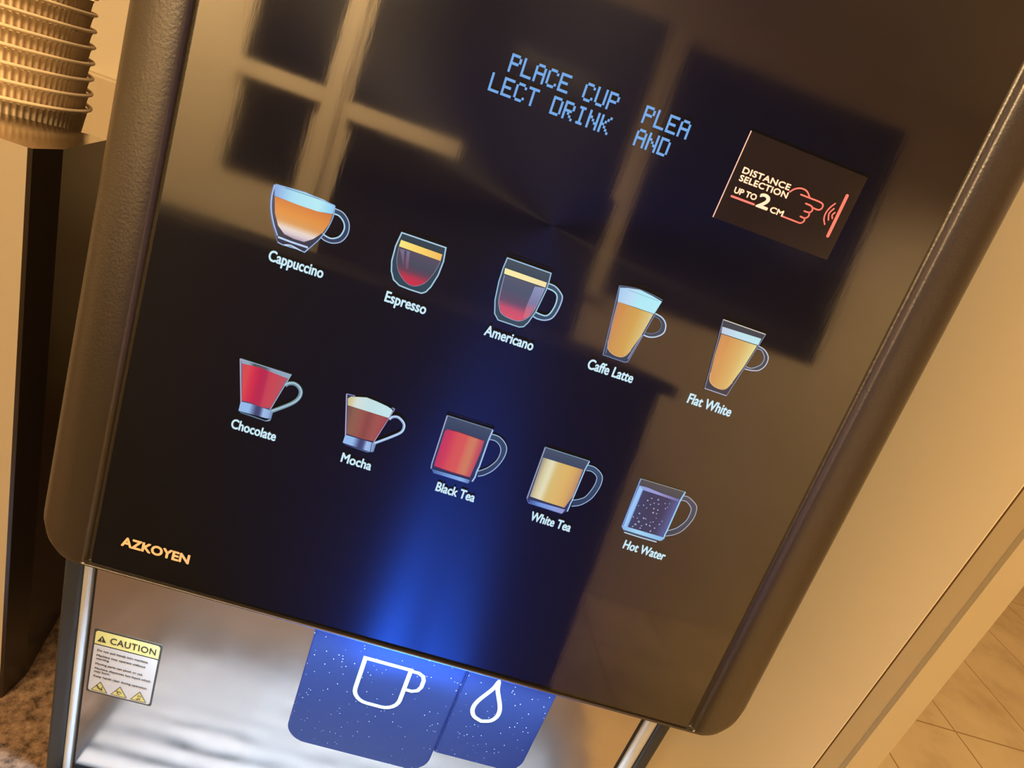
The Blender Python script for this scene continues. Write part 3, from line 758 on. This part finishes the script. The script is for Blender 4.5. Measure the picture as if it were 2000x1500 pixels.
for pts in ([(313.9, 342.3), (315.8, 344.5), (318.9, 345.9), (322.4, 345.6), (325.3, 343.2)],
            [(320.1, 343.0), (326.0, 342.95), (332.0, 342.85), (333.9, 341.9), (333.9, 340.0), (332.3, 338.9), (328.6, 339.0)],
            [(324.7, 339.7), (328.4, 339.4), (329.6, 337.7), (328.5, 336.1), (325.6, 335.9)],
            [(328.6, 336.3), (329.0, 334.2), (327.5, 332.6), (324.9, 332.7)],
            [(327.5, 332.7), (327.8, 331.1), (326.6, 329.6), (325.0, 329.4)]):
    add_stroke(bm, pts, 0.8, on_glass, g, smooth=True, caps=True)
add_stroke(bm, [(325.0, 329.4), (315.8, 329.5)], 0.8, on_glass, g, caps=True)
for pts in ([(339.8, 344.9), (338.0, 341.9), (337.2, 338.7), (337.6, 335.8), (339.3, 333.3)], [(340.4, 342.3), (339.0, 339.2), (340.2, 336.0)], [(341.8, 340.6), (341.0, 339.0), (341.8, 337.5)]):
    add_stroke(bm, pts, 0.75, on_glass, g, smooth=True, caps=True)
add_stroke(bm, [(344.1, 350.6), (343.7, 328.3)], 1.75, on_glass, g, caps=True)
link('hand_symbol', bm, M_ORANGE, st)

# steel front under the door
def on_front(p, depth):                        # millimetres along x and z, depth out of the steel
    return Vector((p[0] * MM, LOWER - depth, p[1] * MM))
TOPZ = -0.0075
box('steel_front', -0.0138, 0.3895, LOWER, LOWER + 0.010, -0.245, TOPZ, M_STEEL, CM)
for side in (0, 1):
    if side == 0: g0, g1, c0, c1, b0, b1_ = -0.0169, -0.0138, -0.0236, -0.0169, -0.0366, -0.0236
    else: g0, g1, c0, c1, b0, b1_ = 0.3895, 0.3940, 0.3940, 0.4040, 0.4040, 0.4145
    box('trim_gap', g0, g1, LOWER + 0.003, LOWER + 0.012, -0.245, TOPZ, M_GAP, CM)
    bm = bmesh.new()
    cx, rx = (c0 + c1) / 2, (c1 - c0) / 2
    pts = [(cx - rx * math.cos(math.pi * i / 10), LOWER + 0.003 - 0.004 * math.sin(math.pi * i / 10)) for i in range(11)] + [(c1, LOWER + 0.012), (c0, LOWER + 0.012)]
    add_prism(bm, pts, -0.245, TOPZ, lambda p, d: Vector((p[0], p[1], d)))
    link('chrome_strip', bm, M_CHROME, CM)
    box('side_trim', b0, b1_, LOWER, 0.134, COUNTER_Z + 0.001, TOPZ, M_BLACK, CM, 0.003, 3)

# control glasses with the cup and the drop
PT = 0.004
def plate(name, pts):
    bm = bmesh.new()
    add_prism(bm, pts, 0.0002, PT, on_front)
    fe = [e for e in bm.edges if all(abs(v.co.y - (LOWER - PT)) < 1e-6 for v in e.verts)]
    bmesh.ops.bevel(bm, geom=fe, offset=0.0012, segments=3, affect='EDGES')
    return link(name, bm, M_PLATE, CM)
cup_plate = plate('cup_glass', round_rect(138.9, 250.9, -143.5, TOPZ * 1000, 16, 8, (1, 1, 0, 0)))
drop_plate = plate('water_glass', round_rect(251.5, 320.0, -118.5, TOPZ * 1000, 14, 8, (0, 1, 0, 0)))
bm = bmesh.new()
g = PT + 0.0003
cup = [(178.6, -43.9), (178.6, -74.0)] + [(178.6 + 11.5 - 11.5 * math.cos(t), -74.5 - 11.5 * math.sin(t)) for t in [math.pi / 2 * q / 6 for q in range(1, 7)]] \
    + [(201.0 + 11.5 * math.sin(t), -74.5 - 11.5 * math.cos(t)) for t in [math.pi / 2 * q / 6 for q in range(7)]] + [(212.5, -43.9)]
add_stroke(bm, cup, 3.2, on_front, g, closed=True)
hd = [(212.5, -44.6), (218.5, -44.6), (222.4, -46.6), (223.9, -50.5), (223.9, -57.0), (222.2, -61.2), (218.4, -63.2), (212.5, -63.2)]
add_stroke(bm, hd, 3.0, on_front, g)
link('cup_symbol', bm, M_SYMBOL, cup_plate)
bm = bmesh.new()
half = [(275.4, -31.5), (277.0, -39.5), (280.3, -47.0), (283.3, -53.5), (285.2, -60.0), (284.9, -66.0), (281.8, -71.2), (275.6, -73.8)]
drop = catmull(half[:], False, 4)
drop = drop + [(551.0 - x, z) for x, z in drop[-2:0:-1]]
add_stroke(bm, drop, 3.3, on_front, g, closed=True)
link('drop_symbol', bm, M_SYMBOL, drop_plate)

# caution sticker
CX0, CX1, CZ0, CZ1 = -11.2, 37.3, -151.4, -87.8
def on_caution(p, depth):                      # 0..1 across, 0..1 from the top down
    x = CX0 + (CX1 - CX0) * p[0] - 0.9 * (p[1] - 0.3) + 0.0
    return on_front((x, CZ1 + (CZ0 - CZ1) * p[1] + 0.5 * (p[0] - .5)), depth)
def rr(x0, x1, y0, y1, r, corners=(1, 1, 1, 1)):
    k = (CX1 - CX0) / (CZ1 - CZ0)
    return [(x, y / 1.0) for x, y in [(a, b * k) for a, b in round_rect(x0, x1, y0 / k, y1 / k, r, 6, corners)]]
bm = bmesh.new()
add_prism(bm, rr(0, 1, 0, 1, 0.035), 0.0, 0.0003, on_caution)
cs = link('caution_sticker', bm, M_INK, CM)
cs['label'] = 'yellow and white caution sticker'
bm = bmesh.new()
vv = [bm.verts.new(on_caution(p, 0.0004)) for p in rr(0.028, 0.972, 0.022, 0.222, 0.05, (1, 1, 0, 0))]
bm.faces.new(vv)
link('header', bm, M_YELLOW, cs)
bm = bmesh.new()
bm.faces.new([bm.verts.new(on_caution(p, 0.0004)) for p in rr(0.028, 0.972, 0.238, 0.978, 0.05, (0, 0, 1, 1))])
link('text_field', bm, M_WHITE, cs)
bm = bmesh.new()
FL = lambda p, d: on_caution((p[0], -p[1]), d)
add_text(bm, 'CAUTION', 0.25, 0.925, -0.172, 0.092, FL, 0.0006, 0.03, spacing=1.1)
for t, x0, x1, y in (('Do not put hands into machine.', .085, .845, .325), ('Machine may operate without', .085, .815, .405), ('warning.', .085, .285, .455), ('Moving parts can pinch or cut.', .085, .80, .535),
                     ('Machine dispenses hot liquid which', .085, .925, .61), ('may burn.', .085, .32, .66), ('Keep hands clear during operation.', .085, .90, .735)):
    add_text(bm, t, x0, x1, -y, 0.030, FL, 0.0006, 0.05)
bm.faces.new([bm.verts.new(FL(p, 0.0006)) for p in ((0.065, -0.178), (0.195, -0.178), (0.13, -0.082))])
for x in (0.20, 0.50, 0.80):
    tri = [(x - .118, -.952), (x + .118, -.952), (x, -.80)]
    add_stroke(bm, tri, 0.011, FL, 0.0007, closed=True)
    if x < .3:
        add_stroke(bm, [(x - .045, -.865), (x - .01, -.905), (x + .045, -.925)], .022, FL, 0.0007); add_stroke(bm, [(x + .035, -.87), (x + .03, -.91)], .012, FL, 0.0007)
    elif x < .6:
        add_stroke(bm, [(x + .028 * math.cos(t), -.905 + .022 * math.sin(t)) for t in [math.tau * q / 10 for q in range(9)]], .012, FL, 0.0007); add_stroke(bm, [(x - .055, -.885), (x - .03, -.87), (x - .035, -.90)], .01, FL, 0.0007)
    else:
        for dx in (-.02, 0, .02): add_stroke(bm, [(x + dx, -.855), (x + dx + .008, -.875), (x + dx, -.895)], .008, FL, 0.0007)
        add_stroke(bm, [(x - .035, -.935), (x, -.915), (x + .025, -.925)], .016, FL, 0.0007)
link('printed_text', bm, M_INK, cs)
bm = bmesh.new()
for x in (0.20, 0.50, 0.80):
    bm.faces.new([bm.verts.new(FL(p, 0.00055)) for p in ((x - .118, -.952), (x + .118, -.952), (x, -.80))])
link('warning_signs', bm, M_PALEYELLOW, cs)
bm = bmesh.new()
add_stroke(bm, [(0.13, -0.112), (0.13, -0.148)], 0.014, FL, 0.0008); add_stroke(bm, [(0.13, -0.157), (0.13, -0.167)], 0.014, FL, 0.0008)
link('exclamation_mark', bm, M_YELLOW, cs)

# drip tray, its grating just under the frame
bm = bmesh.new()
add_box(bm, -0.030, 0.408, -0.138, -0.100, COUNTER_Z + 0.0005, -0.2455, 0.003, 2)
add_box(bm, -0.030, -0.018, -0.100, 0.033, COUNTER_Z + 0.0005, -0.2455, 0.002, 2)
add_box(bm, 0.396, 0.408, -0.100, 0.033, COUNTER_Z + 0.0005, -0.2455, 0.002, 2)
tray = link('drip_tray', bm, M_BLACK, CM)
bm = bmesh.new(); add_box(bm, -0.018, 0.396, -0.100, 0.033, COUNTER_Z + 0.0005, COUNTER_Z + 0.0015)
link('tray_well', bm, M_TRAYDARK, tray)
bm = bmesh.new()
for i in range(7):
    y = -0.098 + i * 0.0185
    add_box(bm, -0.018, 0.396, y, y + 0.0125, -0.2490, -0.2462, 0.001, 1)
link('grating', bm, M_TRAY, tray)

# ------------------------------------------------------------------ cup holder and cups
CUPX, CUPY, RIM_R, STEP, RIM0 = -0.223, 0.200, 0.0635, 0.01155, 0.2262
CUP_H = 0.1135
HZ = 0.2172
r = empty('cup_holder', (-0.215, 0.22, COUNTER_Z))
tag(r, 'brushed metal cup holder box left of the coffee machine', 'cup holder')
front = [(-0.330, 0.0814), (-0.1085, 0.0814), (-0.1067, 0.0832), (-0.1050, 0.107), (-0.1235, 0.180), (-0.1345, 0.180), (-0.204, 0.130), (-0.330, 0.130)]
bm = bmesh.new()
add_prism(bm, front, COUNTER_Z, HZ, lambda p, d: Vector((p[0], p[1], d)))
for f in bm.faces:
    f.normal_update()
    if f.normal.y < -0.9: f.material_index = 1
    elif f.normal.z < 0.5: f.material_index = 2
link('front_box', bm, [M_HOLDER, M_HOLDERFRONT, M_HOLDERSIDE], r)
bm = bmesh.new()
back = [(-0.330, 0.1305), (-0.2043, 0.1305), (-0.1350, 0.1808), (-0.1345, 0.30), (-0.330, 0.30)]
add_prism(bm, back, COUNTER_Z, RIM0 - CUP_H - 0.0006, lambda p, d: Vector((p[0], p[1], d)))
link('cup_shelf', bm, M_HOLDER, r)

def cup_parts():
    root = empty('paper_cup', (CUPX, CUPY, RIM0 - CUP_H))
    bm = bmesh.new()
    NR, seg = 92, 92 * 6
    prev = None
    levels = [0.0, 0.02, 0.06, 0.085, 0.095, 0.1, 0.105, 0.1095, 0.1115]
    for z in levels:
        r0 = 0.0405 + (RIM_R - 0.0020 - 0.0405) * z / CUP_H
        ring = []
        for i in range(seg):
            t = math.tau * i / seg
            amp = 0.0011 * (1 if 0.01 < z < 0.1105 else 0)
            w = math.cos(NR * t + z * 55)
            rr_ = r0 - amp + amp * (w if w < 0.2 else 0.2 + (w - 0.2) * 0.4)
            ring.append(bm.verts.new((CUPX + rr_ * math.cos(t), CUPY + rr_ * math.sin(t), RIM0 - CUP_H + z)))
        if prev:
            for i in range(seg): bm.faces.new((prev[i], prev[(i + 1) % seg], ring[(i + 1) % seg], ring[i]))
        else: bm.faces.new(ring[::-1])
        prev = ring
    link('sleeve', bm, M_KRAFT, root, smooth=True)
    bm = bmesh.new()
    a, b, k = 72, 10, RIM_R - 0.0014
    vs = [[bm.verts.new((CUPX + (k + 0.0016 * math.cos(q)) * math.cos(t), CUPY + (k + 0.0016 * math.cos(q)) * math.sin(t), RIM0 + 0.0014 * math.sin(q)))
           for q in [math.tau * j / b for j in range(b)]] for t in [math.tau * i / a for i in range(a)]]
    for i in range(a):
        for j in range(b):
            bm.faces.new((vs[i][j], vs[(i + 1) % a][j], vs[(i + 1) % a][(j + 1) % b], vs[i][(j + 1) % b]))
    link('rim', bm, M_RIM, root, smooth=True)
    return root
first = cup_parts()
ORD = ['lowest', 'second from the bottom', 'third from the bottom', 'fourth from the bottom', 'fifth from the bottom', 'sixth from the bottom', 'seventh from the bottom', 'eighth from the bottom']
for i, w in enumerate(ORD):
    if i == 0: c = first
    else:
        c = first.copy(); COL.objects.link(c)
        c.location = first.location + Vector((-0.0003 * i, 0, STEP * i))
        c.rotation_euler = (0, 0, (i * 37 % 11) * 0.011)
        for ch in list(first.children):
            q = ch.copy(); COL.objects.link(q); q.parent = c
    tag(c, 'kraft ripple paper cup, %s in the stack standing in the metal holder' % w, 'cup', 'paper cups stacked in the metal holder')
